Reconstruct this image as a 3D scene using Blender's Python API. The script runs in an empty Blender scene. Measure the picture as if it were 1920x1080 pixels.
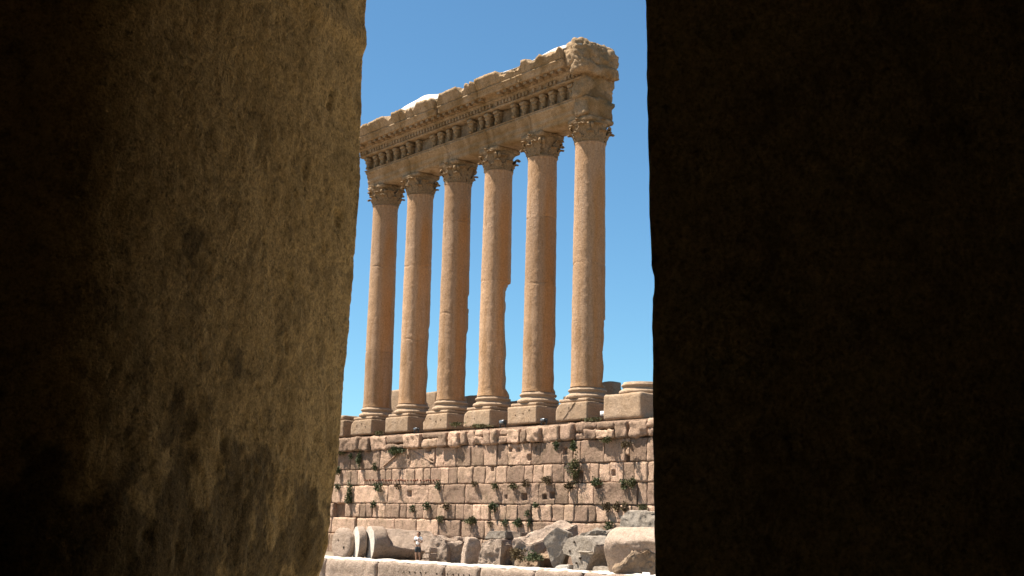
import bpy, bmesh, math, random
import numpy as np
from mathutils import Matrix, Vector

# ------------------------------------------------------------------ camera
FPX = 2300.0                                   # focal length in pixels of a 1920 wide frame
CAM = np.array([80.455, -55.076, -6.316])
YAW, PIT, ROL = -0.86329, 0.18756, 0.02226
F_ = np.array([math.sin(YAW)*math.cos(PIT), math.cos(YAW)*math.cos(PIT), math.sin(PIT)])
R_ = np.array([math.cos(YAW), -math.sin(YAW), 0.0])
U_ = np.cross(R_, F_)
RC = math.cos(ROL)*R_ + math.sin(ROL)*U_
UC = -math.sin(ROL)*R_ + math.cos(ROL)*U_
sc = bpy.context.scene
col = sc.collection
cd = bpy.data.cameras.new('camera')
cam = bpy.data.objects.new('camera', cd)
col.objects.link(cam)
cd.sensor_width = 36; cd.sensor_fit = 'HORIZONTAL'; cd.lens = 36*FPX/1920
cd.clip_start = 0.05; cd.clip_end = 6000
cam.matrix_world = Matrix(((RC[0], UC[0], -F_[0], CAM[0]), (RC[1], UC[1], -F_[1], CAM[1]), (RC[2], UC[2], -F_[2], CAM[2]), (0, 0, 0, 1)))
sc.camera = cam

# ------------------------------------------------------------------ light
SUN_TRAVEL = Vector((0.45, 0.36, -1.0)).normalized()
SUN_EL = math.asin(-SUN_TRAVEL.z)
SUN_AZ = math.atan2(-SUN_TRAVEL.x, -SUN_TRAVEL.y)
w = bpy.data.worlds.new('World'); sc.world = w; w.use_nodes = True
nt = w.node_tree
sky = nt.nodes.new('ShaderNodeTexSky'); sky.sky_type = 'NISHITA'; sky.sun_disc = False
sky.sun_elevation = SUN_EL; sky.sun_rotation = SUN_AZ
sky.altitude = 1100; sky.air_density = 1.0; sky.dust_density = 0.9; sky.ozone_density = 1.6
bg = nt.nodes['Background']; bg.inputs[1].default_value = 0.047
tn = nt.nodes.new('ShaderNodeMix'); tn.data_type = 'RGBA'; tn.blend_type = 'MULTIPLY'; tn.inputs[0].default_value = 1.0
tn.inputs[7].default_value = (0.66, 1.0, 1.08, 1)          # the deep cyan-blue of a dry summer sky on slide film
nt.links.new(sky.outputs[0], tn.inputs[6]); nt.links.new(tn.outputs[2], bg.inputs[0])
sl = bpy.data.lights.new('sun', 'SUN'); sl.energy = 5.0; sl.angle = math.radians(0.53); sl.color = (1.0, 0.93, 0.82)
so = bpy.data.objects.new('sun', sl); col.objects.link(so)
so.rotation_euler = SUN_TRAVEL.to_track_quat('-Z', 'Y').to_euler()
so.location = (40, -40, 60)
sc.view_settings.view_transform = 'Standard'; sc.view_settings.look = 'None'
sc.view_settings.gamma = 1; sc.view_settings.exposure = 1.62
sc.render.engine = 'CYCLES'
sc.cycles.max_bounces = 6; sc.cycles.diffuse_bounces = 4
sc.cycles.sample_clamp_indirect = 4
sc.cycles.use_denoising = True

# ------------------------------------------------------------------ helpers
def ray(u, v):
    return F_ + RC*(u-960)/FPX - UC*(v-540)/FPX

def P(u, v, Y):
    """the point of the world plane y = Y seen at photo pixel (u, v)"""
    d = ray(u, v); return CAM + d*((Y-CAM[1])/d[1])

def X_at(u, v, Y):
    return float(P(u, v, Y)[0])

F0 = np.array([math.sin(YAW), math.cos(YAW), 0.0]); R0 = np.array([math.cos(YAW), -math.sin(YAW), 0.0])
def L(r, d, h):
    """a point given by metres right of, ahead of and above the viewer's eye"""
    return CAM + R0*r + F0*d + np.array([0, 0, h])

def edge_at(poly, depth):
    hs, rs = [], []
    for u, v in poly:
        d = ray(u, v); t = depth/(d@F0); hs.append(d[2]*t); rs.append((d@R0)*t)
    o = np.argsort(hs); return np.array(hs)[o], np.array(rs)[o]

def hash3(ix, iy, iz, seed):
    n = (ix*374761393 + iy*668265263 + iz*2147483647 + seed*1274126177) & 0xffffffff
    n = ((n ^ (n >> 13))*1274126177) & 0xffffffff
    n = ((n ^ (n >> 16))*2246822519) & 0xffffffff
    return ((n ^ (n >> 15)) & 0xffff)/32767.5 - 1.0

def vnoise(p, seed=0):
    p = np.asarray(p, float); i = np.floor(p).astype(np.int64); f = p-i; f = f*f*(3-2*f)
    r = 0
    for a in (0, 1):
        for b in (0, 1):
            for c in (0, 1):
                wgt = (f[:, 0] if a else 1-f[:, 0])*(f[:, 1] if b else 1-f[:, 1])*(f[:, 2] if c else 1-f[:, 2])
                r = r + wgt*hash3(i[:, 0]+a, i[:, 1]+b, i[:, 2]+c, seed)
    return r

def fbm(p, freq, octv=3, seed=0):
    p = np.asarray(p, float); r = 0; a = 1.0; t = 0
    for k in range(octv):
        r = r + a*vnoise(p*freq*(2.03**k)+17.3*k, seed+k*7); t += a; a *= 0.55
    return r/t

def sstep(a, b, x):
    t = np.clip((x-a)/(b-a), 0, 1); return t*t*(3-2*t)

class MB:
    def __init__(s): s.v = []; s.f = []; s.t = []; s.n = 0
    def add(s, v, f, tint=1.0):
        v = np.asarray(v, float)
        s.v.append(v); s.f += [tuple(int(q)+s.n for q in fc) for fc in f]
        s.t.append(np.full(len(v), tint) if np.isscalar(tint) else np.asarray(tint)); s.n += len(v)
        return s
    def build(s, name, mat, parent=None, smooth=True, weld=True, loc=None, sharp=0):
        me = bpy.data.meshes.new(name)
        V = np.concatenate(s.v)
        if loc is not None: V = V-np.asarray(loc)
        me.from_pydata(V.tolist(), [], s.f)
        a = me.attributes.new('tint', 'FLOAT', 'POINT'); a.data.foreach_set('value', np.concatenate(s.t).astype(np.float32))
        if weld:
            bm = bmesh.new(); bm.from_mesh(me); bmesh.ops.remove_doubles(bm, verts=bm.verts, dist=1e-4)
            bmesh.ops.recalc_face_normals(bm, faces=bm.faces); bm.to_mesh(me); bm.free()
        me.materials.append(mat)
        if smooth:
            me.polygons.foreach_set('use_smooth', [True]*len(me.polygons))
            if sharp: me.set_sharp_from_angle(angle=math.radians(sharp))
        o = bpy.data.objects.new(name, me); col.objects.link(o)
        if parent is not None: o.parent = parent
        elif loc is not None: o.location = [float(q) for q in loc]
        return o

def grid_faces(nu, nv, off=0):
    return [(off+i*(nv+1)+j, off+(i+1)*(nv+1)+j, off+(i+1)*(nv+1)+j+1, off+i*(nv+1)+j+1) for i in range(nu) for j in range(nv)]

def rbox(lo, hi, seg=0.16, r=0.05, amp=0.03, freq=1.6, seed=0, nmax=26):
    """a worn stone block: subdivided box, rounded edges, noise pushed through its surface"""
    lo = np.array(lo, float); hi = np.array(hi, float); sz = hi-lo; c = (lo+hi)/2
    r = min(r, 0.45*sz.min()); V = []; Fs = []; off = 0
    for ax in range(3):
        a, b = (ax+1) % 3, (ax+2) % 3
        na = int(np.clip(round(sz[a]/seg), 2, nmax)); nb = int(np.clip(round(sz[b]/seg), 2, nmax))
        ga = np.linspace(0, 1, na+1); gb = np.linspace(0, 1, nb+1)
        ga = ga + 0.0; A, B = np.meshgrid(ga, gb, indexing='ij')
        for side in (0, 1):
            p = np.zeros(((na+1)*(nb+1), 3)); p[:, a] = lo[a]+A.ravel()*sz[a]; p[:, b] = lo[b]+B.ravel()*sz[b]; p[:, ax] = (lo, hi)[side][ax]
            V.append(p); fc = grid_faces(na, nb, off)
            Fs += fc if side else [q[::-1] for q in fc]
            off += len(p)
    p = np.concatenate(V)
    q = np.clip(p, lo+r, hi-r); d = p-q; n = np.linalg.norm(d, axis=1, keepdims=True)
    nn = d/np.maximum(n, 1e-9)
    p = q + nn*np.minimum(n, r)
    k = fbm(p, freq, 3, seed)[:, None]*amp + fbm(p, freq*4, 2, seed+91)[:, None]*amp*0.45
    return p+nn*k, Fs

def lathe(prof, n=48, cap=True, axis=None, org=(0, 0, 0)):
    """profile of (radius, z) turned round the z axis"""
    th = np.linspace(0, 2*math.pi, n, endpoint=False); V = []; Fs = []
    for r_, z_ in prof: V.append(np.stack([r_*np.cos(th), r_*np.sin(th), np.full(n, z_)], 1))
    m = len(prof)
    for i in range(m-1):
        for j in range(n):
            Fs.append((i*n+j, i*n+(j+1) % n, (i+1)*n+(j+1) % n, (i+1)*n+j))
    V = np.concatenate(V)
    if cap:
        Fs.append(tuple(range(n))[::-1]); Fs.append(tuple((m-1)*n+j for j in range(n)))
    return V+np.array(org), Fs

def frame_to(axis):
    z = np.array(axis, float); z /= np.linalg.norm(z)
    x = np.cross([0, 0, 1.0], z); x = x/np.linalg.norm(x) if np.linalg.norm(x) > 1e-6 else np.array([1.0, 0, 0])
    return np.stack([x, np.cross(z, x), z], 1)

def empty(name, loc=(0, 0, 0)):
    o = bpy.data.objects.new(name, None); o.empty_display_size = 0.3; col.objects.link(o); o.location = [float(q) for q in loc]; return o

def tag(o, label=None, cat=None, group=None, kind=None):
    if label: o['label'] = label
    if cat: o['category'] = cat; o['kind'] = 'thing'
    if group: o['group'] = group
    if kind: o['kind'] = kind
    return o

# ------------------------------------------------------------------ materials
def stone(name, ca, cb, stain, stain_amt=0.45, sc_=1.0, bump=0.5, streak=1.0, tint_amt=0.35, fine=0.5, coarse=2.2, speck=None, patina=None):
    m = bpy.data.materials.new(name); m.use_nodes = True; T = m.node_tree; N = T.nodes; K = T.links.new
    bs = N['Principled BSDF']; bs.inputs['Roughness'].default_value = 0.95; bs.inputs['Specular IOR Level'].default_value = 0.1
    tc = N.new('ShaderNodeTexCoord'); mp = N.new('ShaderNodeMapping'); K(tc.outputs['Object'], mp.inputs[0])
    mp.inputs['Scale'].default_value = (1, 1, streak)
    def noise(s, det, rough=0.6, vec=None, dist=0.0):
        n = N.new('ShaderNodeTexNoise'); n.inputs['Scale'].default_value = s; n.inputs['Detail'].default_value = det; n.inputs['Roughness'].default_value = rough
        n.inputs['Distortion'].default_value = dist; K((vec or mp).outputs[0] if vec is not tc else tc.outputs['Object'], n.inputs['Vector']); return n
    def ramp(src, a, b):
        r = N.new('ShaderNodeMapRange'); r.inputs[1].default_value = a; r.inputs[2].default_value = b; K(src, r.inputs[0]); return r.outputs[0]
    def mix(fac, a, b, mode='MIX'):
        x = N.new('ShaderNodeMix'); x.data_type = 'RGBA'; x.blend_type = mode
        if isinstance(fac, float): x.inputs[0].default_value = fac
        else: K(fac, x.inputs[0])
        for s_, i in ((a, 6), (b, 7)):
            if isinstance(s_, tuple): x.inputs[i].default_value = (*s_, 1)
            else: K(s_, x.inputs[i])
        return x.outputs[2]
    n1 = noise(0.55*sc_, 6, 0.65, dist=0.4); n2 = noise(1.7*sc_, 8, 0.7, dist=0.6); n3 = noise(9*sc_, 5, 0.7, vec=tc); n4 = noise(28*sc_, 3, 0.6, vec=tc)
    c = mix(ramp(n1.outputs[0], 0.35, 0.65), ca, cb)
    sf = N.new('ShaderNodeMath'); sf.operation = 'MULTIPLY'; K(ramp(n2.outputs[0], 0.5, 0.72), sf.inputs[0]); sf.inputs[1].default_value = stain_amt
    c = mix(sf.outputs[0], c, stain)
    if speck:
        n6 = noise(speck[0], 6, 0.75); n7 = noise(speck[0]*3.1, 4, 0.7)
        for q, lo in ((n6, 0.56), (n7, 0.58)):
            k6 = N.new('ShaderNodeMath'); k6.operation = 'MULTIPLY'; K(ramp(q.outputs[0], lo, lo+0.12), k6.inputs[0]); k6.inputs[1].default_value = speck[1]
            c = mix(k6.outputs[0], c, stain)
    if patina:
        pa = N.new('ShaderNodeAttribute'); pa.attribute_name = 'pat'; c = mix(pa.outputs['Fac'], c, patina)
    g = N.new('ShaderNodeMath'); g.operation = 'ADD'; K(n3.outputs[0], g.inputs[0]); K(n4.outputs[0], g.inputs[1])
    sp = ramp(g.outputs[0], 0.65, 1.35)
    bc = N.new('ShaderNodeCombineColor')
    spv = N.new('ShaderNodeMapRange'); K(sp, spv.inputs[0]); spv.inputs[3].default_value = 1-fine*0.75; spv.inputs[4].default_value = 1+fine*0.45
    at = N.new('ShaderNodeAttribute'); at.attribute_name = 'tint'
    tv = N.new('ShaderNodeMapRange'); K(at.outputs['Fac'], tv.inputs[0]); tv.inputs[1].default_value = 0; tv.inputs[2].default_value = 2; tv.inputs[3].default_value = 1-tint_amt; tv.inputs[4].default_value = 1+tint_amt
    mm = N.new('ShaderNodeMath'); mm.operation = 'MULTIPLY'; K(spv.outputs[0], mm.inputs[0]); K(tv.outputs[0], mm.inputs[1])
    for i in range(3): K(mm.outputs[0], bc.inputs[i])
    c = mix(1.0, c, bc.outputs[0], 'MULTIPLY')
    K(c, bs.inputs['Base Color'])
    vo = N.new('ShaderNodeTexVoronoi'); vo.inputs['Scale'].default_value = 5.5*sc_; K(tc.outputs['Object'], vo.inputs['Vector'])
    pit = ramp(vo.outputs['Distance'], 0.0, 0.28)
    n5 = noise(3.2*sc_, 8, 0.72, vec=tc)
    h0 = N.new('ShaderNodeMath'); h0.operation = 'MULTIPLY_ADD'; K(n5.outputs[0], h0.inputs[0]); h0.inputs[1].default_value = coarse; K(g.outputs[0], h0.inputs[2])
    h = N.new('ShaderNodeMath'); h.operation = 'MULTIPLY_ADD'; K(pit, h.inputs[0]); h.inputs[1].default_value = 0.25; K(h0.outputs[0], h.inputs[2])
    b = N.new('ShaderNodeBump'); b.inputs['Strength'].default_value = bump; b.inputs['Distance'].default_value = 0.09/sc_; K(h.outputs[0], b.inputs['Height']); K(b.outputs[0], bs.inputs['Normal'])
    return m

def plain(name, c, rough=0.8, noise_s=None, c2=None, metal=0.0):
    m = bpy.data.materials.new(name); m.use_nodes = True; T = m.node_tree; bs = T.nodes['Principled BSDF']
    bs.inputs['Roughness'].default_value = rough; bs.inputs['Metallic'].default_value = metal; bs.inputs['Base Color'].default_value = (*c, 1)
    if noise_s:
        n = T.nodes.new('ShaderNodeTexNoise'); n.inputs['Scale'].default_value = noise_s; n.inputs['Detail'].default_value = 4
        tc = T.nodes.new('ShaderNodeTexCoord'); T.links.new(tc.outputs['Object'], n.inputs['Vector'])
        x = T.nodes.new('ShaderNodeMix'); x.data_type = 'RGBA'; x.inputs[6].default_value = (*c, 1); x.inputs[7].default_value = (*c2, 1)
        r = T.nodes.new('ShaderNodeMapRange'); r.inputs[1].default_value = 0.35; r.inputs[2].default_value = 0.65
        T.links.new(n.outputs[0], r.inputs[0]); T.links.new(r.outputs[0], x.inputs[0]); T.links.new(x.outputs[2], bs.inputs['Base Color'])
    return m

M_SHAFT = stone('golden_column_stone', (0.390, 0.259, 0.170), (0.351, 0.199, 0.097), (0.195, 0.102, 0.039), 0.75, 1.0, 0.5, 0.16, 0.45, 0.6, 1.4, speck=(3.6, 0.55), patina=(0.40, 0.17, 0.045))
M_ORN = stone('carved_ornament_stone', (0.40, 0.28, 0.175), (0.24, 0.15, 0.07), (0.12, 0.085, 0.045), 0.65, 1.2, 0.7, 0.7, 0.4, 0.7, speck=(4, 0.5))
M_PLINTH = stone('pedestal_stone', (0.380, 0.273, 0.190), (0.332, 0.224, 0.141), (0.166, 0.116, 0.068), 0.45, 1.2, 0.6, 1.0, 0.3, 0.6, speck=(4.5, 0.5))
M_WALL = stone('pink_limestone_blocks', (0.494, 0.322, 0.230), (0.402, 0.270, 0.184), (0.138, 0.103, 0.058), 0.7, 1.3, 0.9, 0.6, 0.55, 0.75, speck=(4.5, 0.6))
M_ROCK = stone('fallen_limestone', (0.429, 0.321, 0.249), (0.351, 0.259, 0.195), (0.127, 0.097, 0.058), 0.55, 1.4, 0.9, 1.0, 0.4, 0.7, speck=(4.5, 0.55))
M_GREY = stone('grey_weathered_stone', (0.38, 0.32, 0.265), (0.31, 0.255, 0.20), (0.13, 0.105, 0.075), 0.5, 1.6, 0.9, 1.0, 0.4, 0.7, speck=(4.5, 0.5))
M_WEST = stone('dim_right_wall_stone', (0.74, 0.60, 0.36), (0.64, 0.51, 0.29), (0.2, 0.155, 0.085), 0.75, 2.2, 0.7, 0.8, 0.3, 0.85, speck=(9, 0.6))
M_PALE = stone('sunlit_pale_stone', (0.561, 0.510, 0.451), (0.484, 0.425, 0.357), (0.306, 0.246, 0.178), 0.5, 1.5, 0.4, 1.0, 0.2, 0.3)  # paler stone, with some sunlit whiteness put into the colour
M_PIER = stone('ochre_pier_stone', (0.377, 0.266, 0.128), (0.319, 0.219, 0.097), (0.100, 0.065, 0.024), 0.6, 3.0, 0.4, 0.95, 0.75, 0.85, speck=(13, 0.75))
M_DARK = stone('shadowed_brown_stone', (0.64, 0.53, 0.35), (0.54, 0.44, 0.28), (0.19, 0.15, 0.09), 0.75, 2.2, 0.7, 0.8, 0.3, 0.85, speck=(9, 0.6))
M_GROUND = stone('dusty_ground', (0.260, 0.208, 0.156), (0.215, 0.169, 0.117), (0.130, 0.104, 0.072), 0.4, 0.6, 0.4, 1.0, 0.2, 0.4)
M_BOUNCE = stone('pale_bounce_paving', (0.58, 0.47, 0.33), (0.52, 0.41, 0.28), (0.4, 0.31, 0.2), 0.3, 1.0, 0.4, 1.0, 0.2, 0.4)  # pale stone for the added slab that throws sun on the pillar
M_HOLE_SHADE = plain('painted_hole_shade', (0.035, 0.022, 0.012), 1.0)  # near-black colour painted on for the shade inside holes
M_MARK = plain('reddish_mark', (0.17, 0.06, 0.03), 1.0)
M_BLACK = plain('black_metal', (0.02, 0.02, 0.02), 0.4)
M_GLASS = plain('lamp_glass', (0.08, 0.09, 0.1), 0.1)
M_WHITE = plain('white_paint', (0.82, 0.82, 0.80), 0.5)

# ------------------------------------------------------------------ ground
g = MB().add([(-3000, -3000, -11.2), (3000, -3000, -11.2), (3000, 3000, -11.2), (-3000, 3000, -11.2)], [(0, 1, 2, 3)])
tag(g.build('ground', M_GROUND, weld=False), kind='structure')
GZ = -8.95
# terrace behind the low ledge: a plan polygon from the ledge to the podium
lx0, ly0, lx1, ly1 = -30.0, -17.9, 60.0, -5.3             # back edge line of the ledge
def ledge_y(x): return -11.87 + (x-12.87)*(3.04/22.6)
tp = [(-40, ledge_y(-40)), (70, ledge_y(70)), (70, -1.5), (-40, -1.5)]
tv = [(x, y, GZ) for x, y in tp]+[(x, y, -11.1) for x, y in tp]
g = MB().add(tv, [(0, 1, 2, 3), (0, 4, 5, 1), (1, 5, 6, 2), (2, 6, 7, 3), (3, 7, 4, 0)])
tag(g.build('terrace', M_GROUND, weld=False), kind='structure')

# ------------------------------------------------------------------ low ledge in front
led = empty('retaining_wall', (20, -12.2, -11.1))
tag(led, 'long low wall with sunlit white top running in front of the fallen stones', 'wall')
ux = np.array([22.6, 3.04, 0]); ux /= np.linalg.norm(ux); uy = np.array([-ux[1], ux[0], 0])
O_L = np.array([12.87, -11.87, 0])
def led_pt(p): return O_L+p[:, :1]*ux+p[:, 1:2]*uy+p[:, 2:3]*np.array([0, 0, 1.0])
def led_s(u, v):                                         # along-ledge distance of a pixel on its front face
    A = O_L-uy*2.3; d = ray(u, v); t = ((A-CAM)@uy)/(d@uy); q = CAM+d*t; return float((q-O_L)@ux)
cuts = [-40]+[led_s(u, v) for u, v in ((609, 1065), (705, 1070), (832, 1075), (897, 1075), (1000, 1080), (1090, 1085))]+[34, 45]
for i in range(len(cuts)-1):
    v, f = rbox((cuts[i]+0.03, -2.3, -11.1), (cuts[i+1]-0.03, 0.0, -8.8), 0.16, 0.2, 0.10, 1.5, 300+i, 60)
    MB().add(led_pt(v), f, 1.0+0.3*math.sin(i*2.1)).build('wall_block', M_ROCK, led, loc=(20, -12.2, -11.1))
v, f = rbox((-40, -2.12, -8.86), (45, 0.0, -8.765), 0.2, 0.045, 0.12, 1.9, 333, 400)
MB().add(led_pt(v), f).build('capping', M_PALE, led, loc=(20, -12.2, -11.1))  # thin pale layer; the sun on the ledge top is partly its colour
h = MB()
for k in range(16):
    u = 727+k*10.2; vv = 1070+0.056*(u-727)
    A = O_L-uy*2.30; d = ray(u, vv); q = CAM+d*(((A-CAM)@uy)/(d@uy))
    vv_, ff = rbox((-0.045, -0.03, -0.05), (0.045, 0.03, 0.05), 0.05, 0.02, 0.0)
    MB().add(q+vv_[:, :1]*ux+vv_[:, 1:2]*uy+vv_[:, 2:3]*np.array([0, 0, 1.0]), ff).build('drill_hole_shade', M_HOLE_SHADE, led, loc=(20, -12.2, -11.1))  # solid dark box, its colour standing for the shade in a hole

# ------------------------------------------------------------------ podium wall
pod = empty('podium_wall', (12, -2, GZ))
tag(pod, 'tall weathered wall of pinkish limestone block courses carrying the six columns', 'wall')
PL = (12, -2, GZ)
rng = random.Random(5)
HOLES = []
for u, v, q in ((767, 926, .19), (809, 866, .15), (957, 843, .13), (971, 843, .12), (992, 858, .18), (950, 932, .12), (984, 932, .2), (1022, 932, .14), (1036, 929, .18),
                (1177, 862, .25), (922, 879, .13), (764, 857, .12), (1003, 840, .1), (1150, 887, .15), (803, 842, .2), (1075, 870, .3), (1082, 895, .34), (1060, 846, .2), (1123, 910, .2)):
    c = P(u, v, -2.05); HOLES.append((c[0], c[2], q))
courses = [
 (-0.22, -1.32, -2.10, 805, [639, 678, 696, 725, 761, 792, 826, 844, 863, 875, 890, 908, 923, 934, 952, 976, 989, 1015, 1034, 1052, 1075, 1098, 1122, 1157, 1180, 1217], 0.32, 0.13, 0.15),
 (-1.32, -2.74, -2.00, 850, [635, 657, 678, 713, 770, 816, 833, 855, 882, 907, 932, 953, 996, 1013, 1054, 1075, 1089, 1134, 1173, 1181, 1213], 0.08, 0.05, 0.07),
 (-2.74, -3.92, -2.03, 890, [641, 658, 671, 684, 710, 723, 734, 750, 764, 778, 794, 807, 827, 842, 858, 886, 909, 929, 950, 983, 999, 1019, 1036, 1058, 1075, 1106, 1123, 1144, 1169, 1190, 1214], 0.08, 0.05, 0.06),
 (-3.92, -5.26, -2.06, 925, [640, 664, 727, 803, 831, 872, 943, 1011, 1040, 1066, 1084, 1114, 1195, 1213], 0.07, 0.05, 0.07),
 (-5.26, -6.33, -2.08, 962, [647, 658, 673, 685, 697, 708, 721, 733, 749, 762, 778, 794, 807, 820, 835, 854, 870, 886, 903, 918, 935, 949, 970, 996, 1012, 1034, 1057, 1076, 1102, 1116, 1140, 1160, 1184, 1204], 0.08, 0.05, 0.06),
 (-6.33, -7.55, -2.12, 995, [621, 639, 666, 692, 740, 781, 823, 862, 883, 909, 950, 990, 1049, 1126, 1165], 0.12, 0.09, 0.06),
 (-7.55, -9.05, -2.16, 1030, [630, 680, 720, 760, 808, 850, 905, 960, 1020, 1090, 1150, 1210], 0.12, 0.09, 0.06)]
for ci, (z1, z0, yf, vpx, joints, dep, rr, am) in enumerate(courses):
    xs = [X_at(u, vpx, yf) for u in joints]
    xl = xs[0]; left = []
    while xl > -16: xl -= rng.uniform(1.0, 2.2); left.append(xl)
    xr = xs[-1]; right = []
    while xr < 42: xr += rng.uniform(0.9, 1.8); right.append(xr)
    xs = left[::-1]+xs+right
    m = MB()
    for i in range(len(xs)-1):
        a, b = xs[i], xs[i+1]
        if ci == 4 and b > X_at(626, 960, yf) and a < X_at(646, 960, yf)-0.1 and b < X_at(650, 960, yf): continue   # the dark opening at the left
        y = yf-rng.uniform(-dep*0.5, dep) if ci == 0 else yf-rng.uniform(-dep, dep)*0.6
        gp = 0.018 if ci else 0.035
        top = z1-(rng.uniform(0, 0.16) if ci == 0 else 0.012); bot = z0+0.014
        if ci == 0 and rng.random() < 0.3 and b-a > 0.8:                 # two stones one over the other
            zc = z0+(z1-z0)*rng.uniform(0.35, 0.6)
            v, f = rbox((a+gp, y-0.02, zc+0.02), (b-gp, -0.9, top), 0.15, rr, am, 1.5, 40*ci+i); m.add(v, f, rng.uniform(0.2, 1.8))
            top = zc-0.02; y -= rng.uniform(-0.1, 0.25)
        v, f = rbox((a+gp, y, bot), (b-gp, -0.9, top), 0.11, rr*rng.uniform(0.6, 1.3), am*rng.uniform(0.7, 1.4), 1.5, 40*ci+i)
        sh = fbm(np.array([[a, ci*3.1, 0.0]]), 0.7, 1, 5)[0]
        v[:, 0] += (v[:, 2]-z0)*sh*0.05*(2.5 if ci == 0 else 1)
        hs = [q for q in HOLES if a-.1 < q[0] < b+.1 and z0 < q[1] < z1]
        if hs: v, f = rbox((a+gp, y, bot), (b-gp, -0.9, top), 0.05, rr*0.8, am, 1.5, 40*ci+i, 44)
        for hx, hz, q in hs:
            dd = np.maximum(np.abs(v[:, 0]-hx)*(1+.2*math.sin(hx*9)), np.abs(v[:, 2]-hz)); v[:, 1] += np.where(v[:, 1] < y+0.2, sstep(q*1.25, q*0.8, dd)*0.35, 0)
        m.add(v, f, rng.uniform(0.25, 1.75))
    m.build('block_course', M_WALL, pod, loc=PL)
m = MB()
for lo, hi in (((-17, -1.72, -9.05), (44, 16, -0.2)),):
    v, f = rbox(lo, hi, 4, 0.02, 0.0); m.add(v, f, 0.3)
m.build('core', M_WALL, pod, loc=PL)
def wall_mesh(name, mat, boxes, **k):
    m = MB()
    for lo, hi, rot in boxes:
        v, f = rbox(lo, hi, **k)
        if rot:
            c = (np.array(lo)+np.array(hi))/2; d = v-c; cs, sn = math.cos(rot), math.sin(rot)
            v = c+np.stack([d[:, 0]*cs-d[:, 2]*sn, d[:, 1], d[:, 0]*sn+d[:, 2]*cs], 1)
        m.add(v, f, 0.9)
    return m.build(name, mat, pod, loc=PL)
# raised gable mouldings on the second course, putlog holes, tool marks
bx = []
for (u0, v0), (u1, v1) in (((717, 875), (744, 851)), ((772, 845), (812, 868))):
    a = P(u0, v0, -2.1); b = P(u1, v1, -2.1); ln = math.hypot(b[0]-a[0], b[2]-a[2]); c = (a+b)/2
    bx.append(((c[0]-ln/2, -2.10, c[2]-0.035), (c[0]+ln/2, -1.95, c[2]+0.035), math.atan2(b[2]-a[2], b[0]-a[0])))
for q in bx: wall_mesh('gable_moulding', M_WALL, [q], seg=0.1, r=0.03, amp=0.015)
bx = []
for k in range(30):
    u = 684+k*4.75; c = P(u+1.2*math.sin(k*5), 900.5+0.6*math.sin(k*1.7), -2.08)
    bx.append(((c[0]-0.055, -2.125, c[2]-0.05-0.03*abs(math.sin(k*2.3))), (c[0]+0.05, -2.02, c[2]+0.055+0.02*math.sin(k)), 0.2*math.sin(k*3)))
for q in bx: wall_mesh('tool_mark', M_MARK, [q], seg=0.06, r=0.02, amp=0.01)

# ------------------------------------------------------------------ columns
SP = 4.757
ZB, ZT, ZA = 2.18, 18.5, 20.15                             # shaft foot, shaft head, underside of the architrave
VIEW_R = math.atan2(R0[1], R0[0])                          # compass angle of "right" as the viewer sees it
def ang(th, c): return (th-c+math.pi) % (2*math.pi)-math.pi

def make_plinth(seed, crack=False, broken=0.0):
    a = 1.45; m = MB()
    v, f = rbox((-a, -a, 0.0), (a, a, 1.18), 0.13, 0.06, 0.03, 1.4, seed, 30)
    if broken:                                             # a knocked-off upper left corner
        k = sstep(-0.9, -1.5, v[:, 0])*sstep(0.5, 1.2, v[:, 2]); v[:, 2] -= k*broken; v[:, 0] += k*broken*0.4
    m.add(v, f, 1.0+0.4*math.sin(seed))
    b = 1.30
    v, f = rbox((-b, -b, 1.19), (b, b, 1.42), 0.13, 0.04, 0.02, 1.6, seed+5, 30); m.add(v, f, 1.1)
    for k in range(2+seed % 2):
        x = -0.8+0.75*k+0.2*math.sin(seed*3+k); z = 0.75+0.15*math.cos(seed+k*2)
        v, f = rbox((x-0.06, -a-0.03, z-0.06), (x+0.06, -a+0.1, z+0.06), 0.05, 0.03, 0.0); m.add(v, f, -1.0)
    if crack:
        for k in range(9):
            x = -0.75+k*0.13; z = 0.1+k*0.125+0.03*math.sin(k*2)
            v, f = rbox((x-0.09, -a-0.028, z-0.03), (x+0.09, -a+0.05, z+0.03), 0.06, 0.02, 0.02, 5, k); v[:, 2] += (v[:, 0]-x)*0.9; m.add(v, f, -1.0)
    return m
def torus_profile(scale=1.0, top=None):
    pr = [(1.30, 1.42)]
    def tor(rc, zc, rr, n=7):
        for k in range(n+1):
            a = -math.pi/2+math.pi*k/n; pr.append((rc+rr*math.cos(a), zc+rr*math.sin(a)))
    tor(1.27, 1.56, 0.14); pr.append((1.22, 1.72)); pr.append((1.22, 1.75))
    for k in range(5):
        a = math.pi*k/4; pr.append((1.20-0.06*math.sin(a), 1.77+0.13*k/4))
    tor(1.17, 1.99, 0.09, 6); pr.append((1.14, 2.10)); pr.append((1.13, 2.18))
    return pr
def make_base(seed):
    v, f = lathe(torus_profile(), 56)
    n = np.stack([v[:, 0], v[:, 1], v[:, 2]*0], 1); n /= np.maximum(np.linalg.norm(n, axis=1, keepdims=True), .01)
    return MB().add(v+n*(fbm(v, 1.6, 3, seed)*0.035)[:, None], f, 1.3)
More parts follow.
